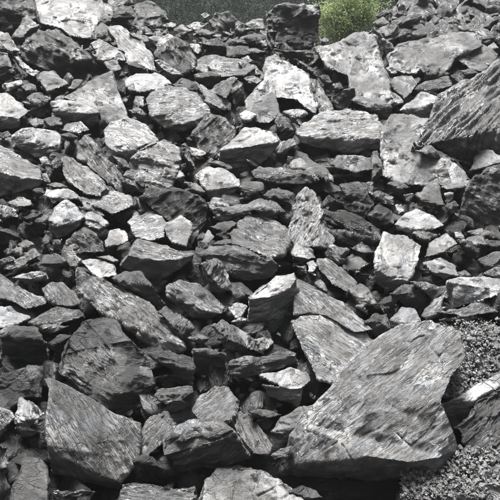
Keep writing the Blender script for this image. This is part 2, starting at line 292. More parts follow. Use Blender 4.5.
DATA = """
a1;3;-60,-40 90,-30 140,25 155,95 60,125 -10,85;.5;;dark layered boulder cut off by the top left corner
a1;4;105,60 150,100 125,140 75,190 50,150 70,110;.5;;dark pointed rock
a1;7;140,-20 370,-20 405,35 385,95 350,150 270,140 240,112 190,100 155,90 145,40 330,20;T:abkefghij MR:bcdek;;*broad pale grey boulder at top left
a1;4;400,15 430,30 440,60 415,95 385,80;.6;;
a1;3;365,110 390,90 425,110 438,160 400,165 350,150;.5;r;crumbly dark lump
a1;6;345,165 380,150 430,180 480,200 490,235 440,250 380,240 350,205;.8;;layered grey ledge
a1;5;400,240 450,235 470,265 460,290 420,285;.7;;
a2;2;-35,70 0,28 40,30 65,65 55,100 10,112 -30,105;.25;;squat black boulder on the skyline
a1;3;70,205 90,165 150,120 215,110 260,140 300,180 345,225 375,270 355,300 270,310 180,270 110,240 215,135 290,205;T:cdefgnm M:abcmnkl F:nghijk;L=-30;*large dark wedge boulder with pale top rim
a1;6;-30,128 30,125 50,160 75,195 60,215 20,195 -30,200;.8;;
a1;4;-30,195 30,205 50,260 50,300 30,315 -30,310;.5;;
a1;8;60,220 100,255 155,275 135,297 105,290 70,250;.9;;bright narrow wedge
a1;3;48,225 75,255 108,292 95,312 55,305;.3;;
a1;6;140,300 165,275 205,275 240,305 262,325 225,352 185,358 160,325;.8;;rounded grey rock
a1;5;262,340 285,310 320,310 305,335 280,350;.8;;
a1;7;15,325 80,308 88,325 40,358 20,350;.8;;
a1;5;80,330 110,315 138,330 140,352 100,362;.7;;
a1;5;345,315 430,275 450,340 500,465 395,475 380,430 330,410 245,375 280,355;t:abcdefghi;f;*smooth mid grey triangular slab
a1;8;-30,350 30,360 80,395 108,430 75,455 30,435 -30,440 80,495 -30,505;T:abcdefg F:gfehi;;pale block with black underside at the left edge
a1;4;100,375 150,360 190,385 190,430 150,450 105,430;.5;r;crumbly dark rock
a1;8;200,395 250,382 330,408 382,432 350,438 290,435 240,420 375,470 340,500 240,485 205,425;T:abcdefg F:agfedhijk;;flat topped block with pale lid and dark front
a1;5;100,460 140,452 160,480 150,505 100,500;.6;;
a1;4;165,460 235,440 240,480 225,505 180,500;.6;;
a2;3;50,20 110,5 170,45 178,70 190,95 150,115 110,140 60,130 40,100 60,70;.4;r;*craggy dark outcrop on the skyline
a2;5;165,100 195,85 230,90 215,115 180,120;.6;;
a2;9;-45,110 0,105 35,130 95,170 130,225 150,285 100,265 60,240 30,245 20,200 -10,190 -20,150;T:abcdefghijkl;L=-45;*bright white sloping slab
a2;2;20,240 60,238 105,268 110,288 60,292 22,290;.2;;
a2;7;110,145 185,132 222,150 150,190 130,195;.9;;pale flat cap stone
a2;5;35,128 80,135 120,150 140,190 115,195 95,170;.7;;
a2;3;140,190 215,150 260,170 290,225 285,270 240,290 195,260 150,240 130,210;m:abcdefghi;L=-50;dark tilted slab streaked with light veins
a2;5;130,230 165,235 200,262 240,292 210,310 160,285;.6;;
a2;5;205,115 240,100 275,120 265,150 220,145;.6;;
a2;6;250,100 300,85 340,90 330,115 270,125;.7;;
a2;5;285,120 330,112 365,130 350,155 300,155;.6;;
a2;6;312,60 325,50 345,58 340,85 315,88;.5;;little upright stone on the skyline
a2;5;345,80 370,50 420,45 445,75 475,110 500,160 470,180 400,160 365,130 355,100;M:abcdefghij;L=-40;*rounded grey boulder standing on the skyline
a2;2;300,165 370,150 420,180 410,215 330,210;.3;;
a2;2;410,180 490,175 510,205 440,225 405,215;.3;;
a2;7;262,168 300,175 320,200 295,225 285,200;.8;;
a2;6;285,235 340,215 420,220 480,235 520,265 480,290 400,295 330,285 290,265;T:abcdefghi;L=-10;smooth low grey dome
a2;7;340,255 365,235 395,245 405,275 395,292 350,285;.8;;round pale cobble
a2;9;20,310 65,287 135,285 180,300 195,325 130,345 75,358 30,345;T:abcdefgh;;*flat white slab near the top left
a2;2;195,325 240,300 285,320 295,350 240,348;.3;;
a2;3;285,285 375,283 385,295 383,325 350,330 300,318 305,294;T:abcg F:gcdef MR:agf;;small box shaped rock with black front and pale rim
a2;7;95,380 150,335 220,340 290,360 325,400 350,435 320,480 250,500 170,495 120,450 310,452 230,478 140,440;T:abcdefklm F:mlkfghij FL:amj;L=5;*big layered grey boulder with dark lower edge
a2;3;25,335 50,322 62,350 50,385 25,375;.3;;dark oval cobble
a2;3;30,425 70,410 105,440 100,475 45,470;.3;;
a2;4;60,370 95,370 100,410 70,415 50,395;.4;;
a2;7;285,310 320,330 380,370 425,400 430,430 400,440 350,415 310,380;.8;L=-40;
a2;4;345,350 400,310 440,300 470,320 478,350 465,400 440,425 410,380 425,345;TL:abcih MR:cdefgi;L=45;angular dark rock split by a pale ridge
b2;3;275,60 330,-20 400,-5 440,40 435,90 380,150 340,150 300,110;m:abcdefgh;L=45;*dark fine grained slab
q2;8;180,375 235,322 300,330 318,352 300,385 260,435 210,430 175,400 245,366;T:abcdi F:aidefgh;L=10;*pale topped block with dark front
a3;5;20,95 50,75 85,80 98,110 90,140 40,130;.6;;pair worn grey cobble
a3;4;-15,85 15,95 20,130 -10,140;.6;;
a3;3;0,140 50,132 95,140 100,180 40,188 0,175;.3;;
a3;3;100,50 145,20 310,25 305,90 300,150 270,185 200,195 130,188 95,160 155,110;ML:abjhi M:bcdefghj;r;*large dark cube shaped boulder on the skyline
a3;4;300,145 325,135 345,160 325,178 300,172;.6;;
q3;6;35,120 95,108 140,85 185,95 205,150 222,190 235,268 190,272 130,245 120,190 70,170;t:abcdefghijk;;*broad grey rock face beside the green bush
q3;5;125,250 145,238 225,262 230,300 205,300 165,283 125,272;.6;;
q3;6;165,85 185,68 215,100 235,125 215,138 190,112;MR:abcdef;;
a3;3;205,225 240,235 305,280 300,300 270,290 235,260;.4;;
a3;2;120,188 200,195 275,190 290,230 230,235 150,215;.2;;
a3;6;5,225 30,215 52,235 40,248 10,243;.7;;
a3;3;0,188 60,190 105,200 100,225 60,235 20,215;.3;;
a3;5;100,225 135,210 160,240 110,270 85,295 88,255;.7;;
a3;8;95,290 130,245 180,240 230,260 260,300 285,350 300,400 290,440 250,412 210,382 140,375 100,330;T:abcdefghijkl;r;*pale knobbly boulder with black hollow under it
a3;6;270,300 300,310 335,370 370,440 300,450 295,400;.9;;
a3;4;305,295 340,290 355,320 345,345 315,335;.5;;
a3;3;355,325 385,320 400,340 380,360 355,350;.5;;
a3;3;355,370 400,345 440,340 445,375 415,420 385,435 360,400;M:abcdefg;;dark triangular rock
a3;6;-5,240 60,255 85,290 50,298 -5,295;.8;;
a3;4;15,300 50,290 85,310 70,345 30,350;.5;r;
a3;5;20,390 60,340 100,320 130,350 145,390 150,440 110,475 60,470 20,430;t:abcdefghi;;grey lumpy rock
a3;3;150,425 185,465 205,505 160,505 135,470;.3;;
a3;6;165,432 230,422 262,440 220,475 190,465;.7;;
a3;9;-5,440 20,428 60,445 50,465 -5,472;.9;;small white wedge
q3;9;5,310 60,285 120,280 195,288 208,320 205,345 200,375 130,380 60,372 5,358 -10,335 140,345 60,350;T:kabcdeflm F:kmlfghij;L=5;*large flat bright block with dark front edge
a4;5;95,40 140,10 190,30 180,60 120,60;.6;;
a4;7;195,30 240,25 260,50 240,75 200,60;.7;;
a4;6;225,10 260,8 275,25 250,35;.7;;
a4;5;290,60 320,20 370,40 390,80 330,88 280,80;.6;;
a4;4;130,80 160,60 200,65 200,100 150,110;.5;;
a4;5;75,100 110,92 125,130 95,150 80,130;.6;;
a4;4;205,95 240,82 270,95 260,115 215,120;.5;;
a4;5;10,90 50,70 80,90 60,105 30,105;.6;;
a4;3;20,60 60,35 90,45 60,68 30,80;.5;;
a4;1;440,75 480,65 530,70 530,140 470,130 455,110;.2;;black block at the right edge
a4;2;425,150 455,135 485,145 470,182 430,182;.2;;
a4;7;480,148 525,138 525,182 490,175;.8;;
a4;7;455,180 475,165 495,185 480,200 460,195;.7;;
a4;5;60,210 110,170 200,150 300,130 400,125 440,140 430,180 360,210 320,228 300,270 200,272 180,292 130,292 70,262;t:abcdefghijklmn;;*wide smooth grey shelf of rock
a4;4;225,160 260,138 320,132 368,150 350,172 280,172;.5;L=5;
a4;5;330,215 380,180 430,178 490,205 480,240 430,275 390,268 340,235;T:abcdefgh;;grey wedge roofing a black hollow
a4;5;90,300 120,285 165,290 182,320 160,355 130,380 100,350 80,320;T:abcdefgh;;
a4;4;190,265 240,255 290,270 300,290 230,315 205,300;.6;r;
a4;5;175,345 240,310 300,290 320,330 270,365 200,362;.6;L=20;layered grey rock
a4;3;310,290 340,285 345,320 325,335;.4;;
a4;2;345,270 385,265 420,280 380,310 350,330;.3;;
a4;6;45,150 85,170 90,190 60,210 45,190;.7;;
a4;6;60,262 85,262 102,280 80,295;.7;;
a4;8;78,350 100,365 130,395 105,405 82,395;.9;;small white triangular chip
a4;8;115,425 165,380 205,358 250,370 300,390 260,430 230,470 170,440 205,408;T:abcdei F:aiefgh;L=-15;*pale wedge with dark layered front
b4;6;45,40 85,-20 160,-10 225,0 200,60 165,115 250,150 370,195 385,228 330,252 200,252 110,242 50,215 40,130;t:abcdefghijklmn;;*big smooth grey slab under the striated overhang
b4;6;165,115 232,-15 270,-85 500,-228 640,-300 640,-10 500,30 390,60 290,75 500,165 430,135 385,178 235,97 640,200;T:abcdefghi V:aihgfnjklm;L=40,S;*huge striated slab jutting in from the right
b4;6;165,118 235,100 300,132 390,172 388,195 300,165 220,135;.6;L=-25,z=.15;thin splinter under the striated slab
b1;7;-30,92 40,110 90,150 150,185 160,230 150,255 100,268 50,290 -30,305 85,225 -30,195;T:abcdejk F:kjefghi;L=-15;*large pale boulder at the left edge
b1;6;45,60 90,40 150,32 230,55 235,90 215,140 170,150 140,145 75,110 45,90 165,102 100,78;T:abcdekl M:alkefghij;;*blocky grey rock with flat top
b1;7;235,40 260,12 310,10 345,40 330,62 280,52;.8;;
b1;3;232,60 260,52 300,65 300,100 280,150 235,140;.1;;
b1;6;110,0 190,-10 240,0 235,35 150,30;.7;;
b1;4;-15,55 30,45 45,60 40,92 -15,85;.5;;
b1;5;300,90 330,65 350,80 400,130 440,180 465,215 470,280 440,260 390,220 340,180 300,150;t:abcdefghijk;L=-50;*long grey blade leaning down to the right
b1;3;425,130 470,150 500,185 500,225 460,205 430,170;.3;;
b1;7;240,155 275,150 330,190 400,245 425,270 385,292 330,288 280,250 245,210;T:abcdefghi;L=-35,r;*rough pale ridge shaped rock
b1;8;370,300 430,268 500,298 515,330 430,365 400,345 330,320 310,295;T:abcdefgh;L=-15;pale flat rock with overhanging right end
b1;3;190,175 220,145 245,165 245,220 220,240 190,215;.4;r;
b1;6;150,150 175,140 190,170 175,188 155,175;.7;;
b1;5;155,210 180,205 190,240 165,255;.6;;
b1;4;180,250 220,240 260,255 230,270 190,268;.5;;
b1;8;165,290 180,265 240,268 300,285 305,305 240,307 190,302;.9;;narrow pale shelf
b1;5;300,298 350,300 390,340 400,370 340,365 300,330;.7;;
b1;3;125,270 160,262 170,285 150,310 125,302;.4;;
b1;6;20,320 70,295 120,305 130,330 115,350 60,335;.8;;
b1;8;-25,328 30,335 65,345 70,375 20,385 -25,392;.8;;
b1;8;180,385 215,345 255,320 285,330 325,375 300,410 260,440 220,455 185,420 245,402;T:abcdej F:ajefghi;;*faceted pale block like a cut gem
b1;7;315,375 345,360 385,375 415,400 410,430 390,450 350,420 320,395;.8;;
b1;3;75,380 130,350 180,350 175,400 160,440 120,445 75,435;.25;;black square block
b1;4;260,465 325,410 370,440 395,470 400,505 300,515 255,500;m:abcdefg;L=-35;dark hipped rock
b1;8;405,465 425,425 460,410 490,435 490,465 460,480 410,487;T:abcdefg;;*small clean white block in a dark gap
b1;4;160,460 175,432 190,450 190,505 160,510;.5;;
b1;5;195,460 240,460 240,505 195,512;.6;;
b1;3;-25,420 30,415 75,440 90,460 50,482 -25,475;.3;;
b1;5;70,480 100,465 130,480 120,508 75,508;.6;;
q1;9;255,325 275,303 320,298 360,312 390,335 398,352 360,362 330,374 290,380 262,362 268,400 310,435 340,450 345,400;T:abcdefghij F:jihgnmlk;L=-20;*glaring white rounded boulder
q1;7;320,400 345,370 395,352 420,352 452,370 455,400 440,440 425,470 390,487 350,480 310,440 402,398 368,388;T:cdeflm m:abcmlfghijk;L=-15;*round boulder with bright upper corner
b2;7;265,105 300,105 335,130 330,150 300,152 270,130;.7;;
b2;3;240,120 265,130 290,190 270,210 240,180;.3;;
b2;8;280,215 330,175 400,195 455,230 460,255 425,285 370,312 340,270 362,232;TL:abih T:bcdei F:hiefg;;*pale pyramid rock with three faces
b2;4;340,165 380,156 420,175 430,192 390,187;.5;;
b2;6;335,315 345,340 410,340 500,325 505,358 440,375 400,390 360,375;.7;L=8;
b2;3;75,300 170,275 230,270 300,290 335,340 335,400 310,440 270,490 250,430 180,385 120,340;m:abcdefghijk;L=38;*dark wedge with slanting light streaks
b2;7;175,395 240,372 280,400 255,487 200,467 175,430;t:abcdef;;
b2;9;30,395 55,360 100,350 150,365 175,400 170,450 120,465 60,450;T:abcdefgh;L=10;white shattered rock
b2;5;60,305 100,308 140,345 130,362 70,352;.8;;
b2;5;245,240 290,245 330,280 320,300 260,272;.6;;
b2;6;215,225 230,195 248,215 235,240;.6;;
b2;4;340,410 430,390 448,400 430,440 410,460 370,440;.5;;
b2;6;310,470 340,425 362,450 355,487 320,492;.7;;
b2;3;-10,210 50,240 70,270 40,292 -10,272;.3;;
b2;5;345,330 360,300 410,315 420,338 380,342;.5;;
b3;5;45,200 75,182 150,185 260,195 280,210 278,245 200,248 110,238 55,222 160,203;T:abcdej M:ajefghi;L=-3;*long thin slab lying level
b3;6;130,130 160,85 205,75 215,95 180,130 140,152;.7;L=40;
b3;5;215,115 265,145 320,180 355,215 360,240 280,248 282,205 190,182 200,150;.8;;
b3;6;188,182 205,155 240,155 270,180 265,193;.6;;
b3;5;345,170 380,145 450,140 510,150 515,190 470,215 400,222 360,215;.7;;
b3;3;380,250 440,235 510,240 515,330 480,385 420,360 380,310;.15;;
b3;4;510,120 530,115 545,180 530,245 500,240;.4;;
r2;7;355,175 365,120 390,97 410,110 430,150 455,225 450,245 400,240 370,250 345,215;t:abcdefghij;r,L=60;*tall rough pale boulder with narrow peak
b3;3;90,290 150,265 200,290 220,340 180,380 120,340;.3;;
b3;4;-5,260 40,245 85,245 90,270 40,300 -5,308;.5;;
r2;6;200,210 225,180 255,160 290,160 345,200 350,225 335,260 300,270 240,245 205,235;T:abcdefghij;L=-25;*broad flat grey slab in the middle
r2;5;150,150 200,145 270,125 300,130 340,155 320,170 260,150 200,175 160,170;.6;L=10;
r3;3;60,160 100,150 150,170 200,200 205,225 180,240 130,240 90,220 70,200;.4;L=-25;dark ribbed rock
r3;4;125,245 155,230 188,255 180,285 140,270;.5;;
b4;8;385,195 400,150 430,122 470,120 520,145 560,150 460,182 395,218;.9;;*pale cap stone on the grey boulder
b4;5;330,400 345,340 370,270 400,220 450,185 560,150 570,420 450,425 380,425 480,345 375,300;t:cdefjk M:abckjghi M:jfg;L=-25;*massive grey boulder at the right edge
b4;7;268,258 320,245 380,235 385,255 340,272 290,270;.8;;thin pale plate
b4;5;175,290 210,255 260,255 270,290 290,330 270,365 220,330 180,320;.7;r;
b4;8;288,285 325,278 320,310 300,335 288,310;.9;;
b4;4;290,335 325,310 345,330 335,380 310,380;.3;;
b4;4;65,245 100,240 155,260 150,290 110,290 80,265;.4;;
b4;7;130,290 165,285 165,320 140,325;.7;;
b4;8;98,330 120,325 130,350 110,362;.8;;
b4;4;-5,280 40,275 90,295 95,330 50,320 -5,310;.5;;
b4;8;90,400 140,360 180,348 240,370 285,405 250,420 190,402 140,412 200,438 100,430;T:abcdefgh F:ahgfij;;pale humped rock above dark gap
b4;6;165,435 200,425 255,445 235,470 190,468;.7;r;
b4;2;-5,370 40,330 80,350 90,400 50,430 -5,400;.2;;
b4;7;320,430 350,428 365,455 330,462;.7;;
b4;6;375,432 410,428 442,438 410,452;.7;;
b4;4;-5,400 30,430 50,470 20,490 -5,480;.4;;
b4;5;375,455 430,450 450,480 400,495 370,480;.6;;
b4;4;450,440 520,430 530,465 470,470;.5;;
r3;8;188,255 210,208 260,212 305,240 295,275 270,325 230,320 190,300 262,347 215,352 185,330;T:abcdefgh F:hgfijk;;*large pale squarish block at centre right
r3;6;310,270 320,230 365,212 392,235 385,250 340,265;.8;;
r3;7;308,285 350,264 392,290 395,315 360,327 330,332;.6;;wedge of pale rock under a flat one
r3;5;445,275 480,255 520,245 520,292 460,300;.7;;
r3;6;450,310 490,295 530,295 530,322 455,318;.7;;
r3;5;415,205 450,200 480,210 450,225;.6;;
r3;3;395,225 430,230 445,260 430,282 400,260;.3;r;
r3;4;440,235 470,225 520,230 520,245 460,255;.5;;
r3;5;392,305 410,300 428,315 400,322;.6;;
r3;5;60,260 80,242 120,250 115,275 90,290 62,280;.7;;
r3;4;112,275 130,256 180,285 178,310 150,335 115,330 105,300;.4;;
r3;7;45,275 60,275 100,295 140,335 120,355 80,335 50,300;T:abcdefg;L=-40;
r3;6;122,350 150,335 170,345 190,385 170,410 140,390;.5;;
r3;4;192,385 215,365 248,370 245,390 210,415;.4;;
r3;4;225,360 260,335 310,350 315,385 290,410 250,400;.4;;
r3;6;275,330 320,332 375,345 370,385 340,395 315,360;.8;;
r3;4;162,430 190,408 215,412 225,450 190,465;.4;;
r3;8;225,425 255,395 285,400 300,430 270,445 230,440;.8;;small bright faceted rock above the great boulder
r3;6;300,415 345,370 370,350 370,390 345,410 310,430;.9;;
r3;9;370,330 400,325 460,318 540,318 540,350 440,380 382,397 368,402 388,334;T:ibcdefg T:abi FL:aigh;;*bright white block with black left side
r3;6;345,405 400,395 440,378 500,385 540,400 460,420 400,432 345,425;.7;L=10;flat grey slab under the white block
r1;6;5,300 40,275 85,250 105,262 75,285 30,312 8,317;.7;L=28;log shaped rock
r1;4;98,285 110,262 140,258 162,280 158,300 130,312;.5;r;
r1;5;-10,275 30,262 40,275 5,302 -10,300;.6;;
c1;4;10,45 35,30 60,40 45,75 15,75;.5;;
c1;5;55,35 80,30 85,60 60,65;.5;;
c1;6;45,145 100,130 175,128 185,150 150,182 90,165;.5;;
c1;7;-25,128 30,145 80,190 130,215 175,225 180,245 100,265 50,235 -25,215;T:abcdefghi;L=-30;*long pale slab at the left edge
c1;7;165,190 200,165 240,175 290,215 310,245 270,257 230,250 190,230;T:abcdefgh;L=-40;*pale rock with a round pit
c1;6;110,320 160,285 230,258 300,262 325,295 270,330 200,360 160,345;.8;L=15;oblong ribbed grey rock
c1;8;-25,258 40,256 75,275 115,300 60,325 20,337 -25,342;T:abcdefg;;
s1;4;3,85 20,68 90,72 105,100 118,115 118,162 60,168 5,162 60,97;T:abcdi F:aidefgh;L=0,s;*dark layered block like a stack of sheets
c1;9;310,80 345,73 400,80 435,105 450,135 380,147 340,115;T:abcdefg;;flat white stone
c1;5;255,80 290,65 310,80 300,125 260,110;.6;;
c1;5;370,65 420,60 455,80 440,97;.6;;
c2;7;30,60 70,5 150,12 240,35 292,52 225,75 130,80 235,105 150,150 70,130 0,100;T:abcdefg F:agfhijk FR:feh;L=-10;*broad pale topped rock with dark ragged front
w;7;95,275 120,285 150,302 172,325 185,347 180,353 150,335 118,312 76,270 76,288 100,312 130,330 165,353;T:abcdefgh M:ahgfmlkji;L=-38,s;*long diagonal slab pointing down to the right
r1;5;275,320 310,308 350,310 380,340 415,385 400,400 350,362 300,340 340,335;T:abcdi M:aidefgh;L=-30;
c2;6;180,185 230,152 290,165 370,215 410,255 400,285 340,300 280,288 220,252 185,215 335,272 245,242;T:abcdefkl F:jalkfghi;L=-28;*smooth oval boulder with ribbed top
c2;5;150,280 180,252 230,285 285,340 270,375 240,395 190,340 155,310;.7;L=60,s;finely ribbed rock
s2;5;110,125 150,122 190,135 190,180 115,182 112,160 185,152;T:abcg F:agcdef;;
s2;4;95,95 120,88 150,95 150,118 105,122;.4;;
r2;5;125,285 160,272 190,290 205,330 210,355 190,385 165,350 140,320;.7;r;pitted grey rock
r2;8;195,395 220,385 245,390 240,425 205,430;.8;r;
r2;5;205,355 225,345 235,365 225,385 205,380;.6;;
s2;5;155,65 180,52 220,75 265,95 275,130 250,142 200,125 165,95;.6;r;rough dark rock flecked with light
s2;9;262,100 300,92 310,105 285,135 268,125;.9;;little white tip stone
r2;5;120,260 150,240 230,245 290,265 330,290 300,322 250,327 180,300 140,275 205,262;T:abcdj M:ajdefghi;L=-10;*lying slab with pale top rim and dark face
r2;4;155,235 190,222 240,235 235,245 160,242;.4;;
r2;9;243,365 275,340 320,318 362,302 370,320 350,345 300,368 250,375 368,380 335,440 300,465 245,430;T:abcdefgh F:ahgkl FR:gfeijk;L=30;*white topped block over a deep black hollow
c3;7;220,150 260,168 330,215 390,240 460,300 510,345 440,355 330,290 270,280 205,290;T:abcdefghij;L=-38;*upper slab of the pale pair at centre right
w;8;292,322 312,311 330,315 355,329 376,342 372,350 345,373 333,383 318,378 303,352;T:abcdefghij;L=-30;*lower slab of the pale pair at centre right
c3;6;195,60 215,10 240,30 280,40 290,70 250,95 210,92;.6;;
c3;8;255,90 285,72 298,100 295,140 260,120;.8;;
c3;6;285,165 310,155 340,200 310,202;.7;;
c3;4;210,95 250,100 255,130 225,130;.3;;
s2;5;195,155 250,145 320,128 360,140 365,155 320,175 250,192 200,187 275,158;T:abcdi M:aidefgh;L=8;long low slab
s2;7;275,190 320,180 350,168 395,180 405,200 380,220 370,268 330,248 300,235 280,210 345,222;T:abcdefk F:kfghij;;pale lump with dark right end
s1;4;150,135 175,90 210,45 255,38 290,55 330,100 375,150 385,210 360,270 320,292 270,270 220,235 150,185 268,110 300,205;T:cdefn t:abcnoklm MR:fghon F:ohijk;;*large dark rounded boulder at lower left
s1;3;118,110 150,88 178,90 150,140 155,182 128,160;.4;;
s1;6;110,198 130,196 220,240 290,290 350,310 345,400 305,455 240,430 150,385 122,362 118,280 126,230 300,472 130,435;t:abcdefghijkl F:jihgmn;L=-48,f;*big smooth slab with a sharp corner at lower left
s1;7;50,245 75,250 110,285 110,330 80,340 45,347 35,310;.45;;upright rock with pale crown
s1;3;-20,200 50,175 105,165 110,195 105,250 60,245 20,275 -20,280;m:abcdefgh;;dark smooth slab at the left edge
s1;8;-20,273 25,278 35,295 15,325 -20,352;.9;;
s1;5;-20,360 20,362 25,430 20,470 -20,475;.6;;
s1;5;20,510 40,440 65,395 100,392 120,420 120,520 20,520;T:abcdefg;;rounded grey rock at the bottom left
d2;6;5,440 50,422 120,435 200,450 290,450 300,530 -5,530;.9;L=-5;pale flat rock on the bottom edge
s1;4;150,490 200,470 240,480 240,515 150,515;.5;;
d2;6;80,250 130,180 180,170 210,210 195,250 140,300 90,345 75,310;T:abcdefgh;L=42,s;ribbed grey rock
d2;2;50,350 110,330 170,380 170,435 60,420;.2;;
d2;5;165,270 230,215 300,195 395,208 430,225 495,330 440,350 350,380 290,445 180,430 165,330 330,290 200,365;T:abcdelmk F:mlefghij;L=22,s;*large dark boulder with ribbed lit shoulder
d2;7;280,160 310,100 370,58 420,70 465,110 455,165 420,205 350,205 300,190;T:abcdefghi;L=35;*rounded pale block near the bottom centre
d2;5;135,100 150,75 275,62 285,85 283,125 210,160 155,155;.7;L=5;
s2;4;-5,135 50,130 100,145 108,175 105,210 40,212 0,197;.35;L=3;
s2;7;210,280 240,275 270,305 305,365 295,385 260,385 240,360 215,330;T:abcdefgh;L=-60;pale leaning post like rock
d3;5;25,160 80,150 160,172 130,200 100,230 60,195;.4;;
s2;6;305,330 330,300 375,265 405,265 390,310 350,342 315,347;.8;;
d3;6;115,330 150,300 200,290 190,330 140,367;.8;;
w;8;402,324 432,322 458,333 466,356 450,380 440,402 455,430 460,452 437,472 410,462 370,456 340,468 310,467 277,475 285,455 300,422 325,395 352,362 380,337 444,456 300,463 435,486 350,500 285,482;t:abcdeftjklupqrs ML:pulmno MR:fghijt U:nmlkjivwx;L=38,f,r;*largest boulder of all with a black cave beneath
d3;4;190,470 240,448 290,465 320,490 310,515 200,515;.6;;
w;7;192,508 205,480 218,468 240,464 262,472 275,480 290,492 320,508;T:abcdefgh;r;crumbly pale rock at the bottom edge
d4;9;275,130 350,95 430,50 530,0 530,60 440,95 400,118 350,108 372,175 318,218 285,190;T:abcdefgh F:ahgijk;;*pale blade with a black triangular face
d4;5;320,220 375,175 410,115 445,95 560,30 560,350 440,345 400,320 360,290 350,240;t:abcdefghij;L=32,s;*slanting striped boulder in the lower right corner
d4;6;340,330 370,290 388,310 380,345 350,368;.6;;
d4;8;370,490 430,440 540,425 540,520 360,520;.9;;
d4;7;355,385 400,372 412,385 370,402;.7;;
d4;7;315,430 335,418 355,435 335,450;.7;;
s3;7;420,100 430,65 475,70 485,90 460,110;.8;r;
d4;9;335,20 348,5 362,20 350,38;.8;;
s3;6;440,195 470,180 500,185 480,205;.7;;
s3;5;345,70 370,60 400,75 385,95 350,90;.6;r;
s3;4;405,150 430,130 450,150 440,180 410,185;.4;r;
s3;5;480,110 510,95 520,140 490,150;.5;;
s3;6;470,150 510,150 520,180 485,180;.6;;
w;6;436,326 470,322 505,330 520,400 480,415 452,420 444,395 466,362;t:abcdefgh;r,z=-.3;crumbly ledge right of the largest boulder
w;7;385,515 410,480 440,466 470,452 520,440 530,520;T:abcdef;r,z=-.3;crumbly pale ground ledge in the bottom right corner
"""
# ------------------------------------------------------------------ the traced rocks
ROCKS = []
def parse(line, seed):
    tile, tone, pts, fac, opts, label = line.split(';'); x0, y0, s = TILE[tile]; R = random.Random(seed*77+5)
    P = [(x0+float(a)*s, y0+float(b)*s) for a, b in (p.split(',') for p in pts.split())]
    o = {'L': None, 'z': 0.0, 'f': 1.0}; rough = strata = 1.0
    for k in opts.split(','):
        if k == 'r': rough = 1.7
        elif k == 's': strata = 1.45
        elif k == 'S': strata = 3.4
        elif k == 'f': o['f'] = .5
        elif '=' in k: o[k.split('=')[0]] = float(k.split('=')[1])
    if ':' in fac:
        facets = [(c.split(':')[0], [ord(ch)-97 for ch in c.split(':')[1]]) for c in fac.split()]
    else: P, facets = auto_facets(P, float(fac), R)
    c = np.mean(P, axis=0)
    P = [tuple(np.array(p)+(np.array(p)-c)/max(np.linalg.norm(np.array(p)-c), 1e-3)*.5) for p in P]
    area = 0
    for _, ix in facets:
        area += abs(sum(P[ix[i]][0]*P[ix[(i+1) % len(ix)]][1]-P[ix[(i+1) % len(ix)]][0]*P[ix[i]][1] for i in range(len(ix))))/2
    t0 = slope_t(*c); S = math.sqrt(area)*t0/F; t0 = t0-(.10+o['z'])*S
    return dict(P=P, facets=facets, c=c, S=S, t0=t0, tone=int(tone), L=o['L'], f=o['f'], rough=rough, strata=strata, label=label, area=area, seed=seed, R=R)
VOXPX = 1.05
for seed, line in enumerate(DATA.strip().split('\n')):
    r = parse(line, seed); ROCKS.append(r)
    D, t = solve_rock(r['P'], r['facets'], r['t0'], r['S'], r['R'])
    V, Fc = to_mesh_data(r['P'], r['facets'], D, t, r['S'], r['t0'])
    vox = VOXPX*r['t0']/F*(1 if r['area'] > 500 else .85)
    co, nr, li, ls = remesh(V, Fc, vox)
    fa = max(r['facets'], key=lambda f: abs(sum(r['P'][f[1][i]][0]*r['P'][f[1][i-1]][1]-r['P'][f[1][i-1]][0]*r['P'][f[1][i]][1] for i in range(len(f[1])))))
    pp = (D*t[:, None])[fa[1]]; nd = np.linalg.svd(pp-pp.mean(0))[2][2]
    M = lam_frame(r['L'], r['R'], nd)
    co, rc = roughen(co, nr, r['S'], M, seed, r['rough'], r['strata'], vox=vox, amp=r['f'])
    org = co.mean(axis=0); org[2] = co[:, 2].min()
    kind = 'boulder' if r['area'] > 2200 else 'rock' if r['area'] > 350 else 'stone'
    me = make_mesh(kind, co-org, li, ls, rc, SLATE)
    ob = bpy.data.objects.new(kind, me); ob.location = org; COL.objects.link(ob)
    ob['tone'] = TONES[r['tone']]*r['R'].uniform(.9, 1.1)
    ob['category'] = kind; r['ob'] = ob; r['kind'] = kind
print('ROCKS', len(ROCKS), 'polys', sum(len(r['ob'].data.polygons) for r in ROCKS))
# ------------------------------------------------------------------ the ground under the heap, the hill behind
def tagk(o, kind): o['kind'] = kind
def sstep(a, b, x): t = np.clip((x-a)/(b-a), 0, 1); return t*t*(3-2*t)
def crest(x):
    return np.minimum(17-5.3*sstep(-2.9, -2.0, x)-.6*sstep(1.0, 1.4, x)+2.2*np.maximum(x-2.1, 0), 17)
def terrain_z(x, y):
    base = np.where(y < Y0-.4, Z0-.26-.25*(Y0-.4-y)*0, Z0+SL*(y-Y0))
    c = crest(x); top = Z0+SL*(c-Y0)
    z = np.where(y > c, top-.9*(y-c), base)
    z = np.maximum(z, np.minimum(base, -1.0-0*x))
    hill = -1.0+.62*np.maximum(y-17.5-.08*np.abs(x), 0)
    hill = np.where(y > 60, -1+.62*(60-17.5)+.05*(y-60), hill)
    z = np.where(y > 16.5, np.maximum(z, hill), z)
    side = .8*np.maximum(np.abs(x)-14-.3*np.clip(y, -8, 40), 0); back = .85*np.maximum(-y-5, 0)  # unseen banks beside the heap and behind the camera, added to block low sky light
    return np.maximum(z, np.minimum(-3.5+np.maximum(side, back), 34))
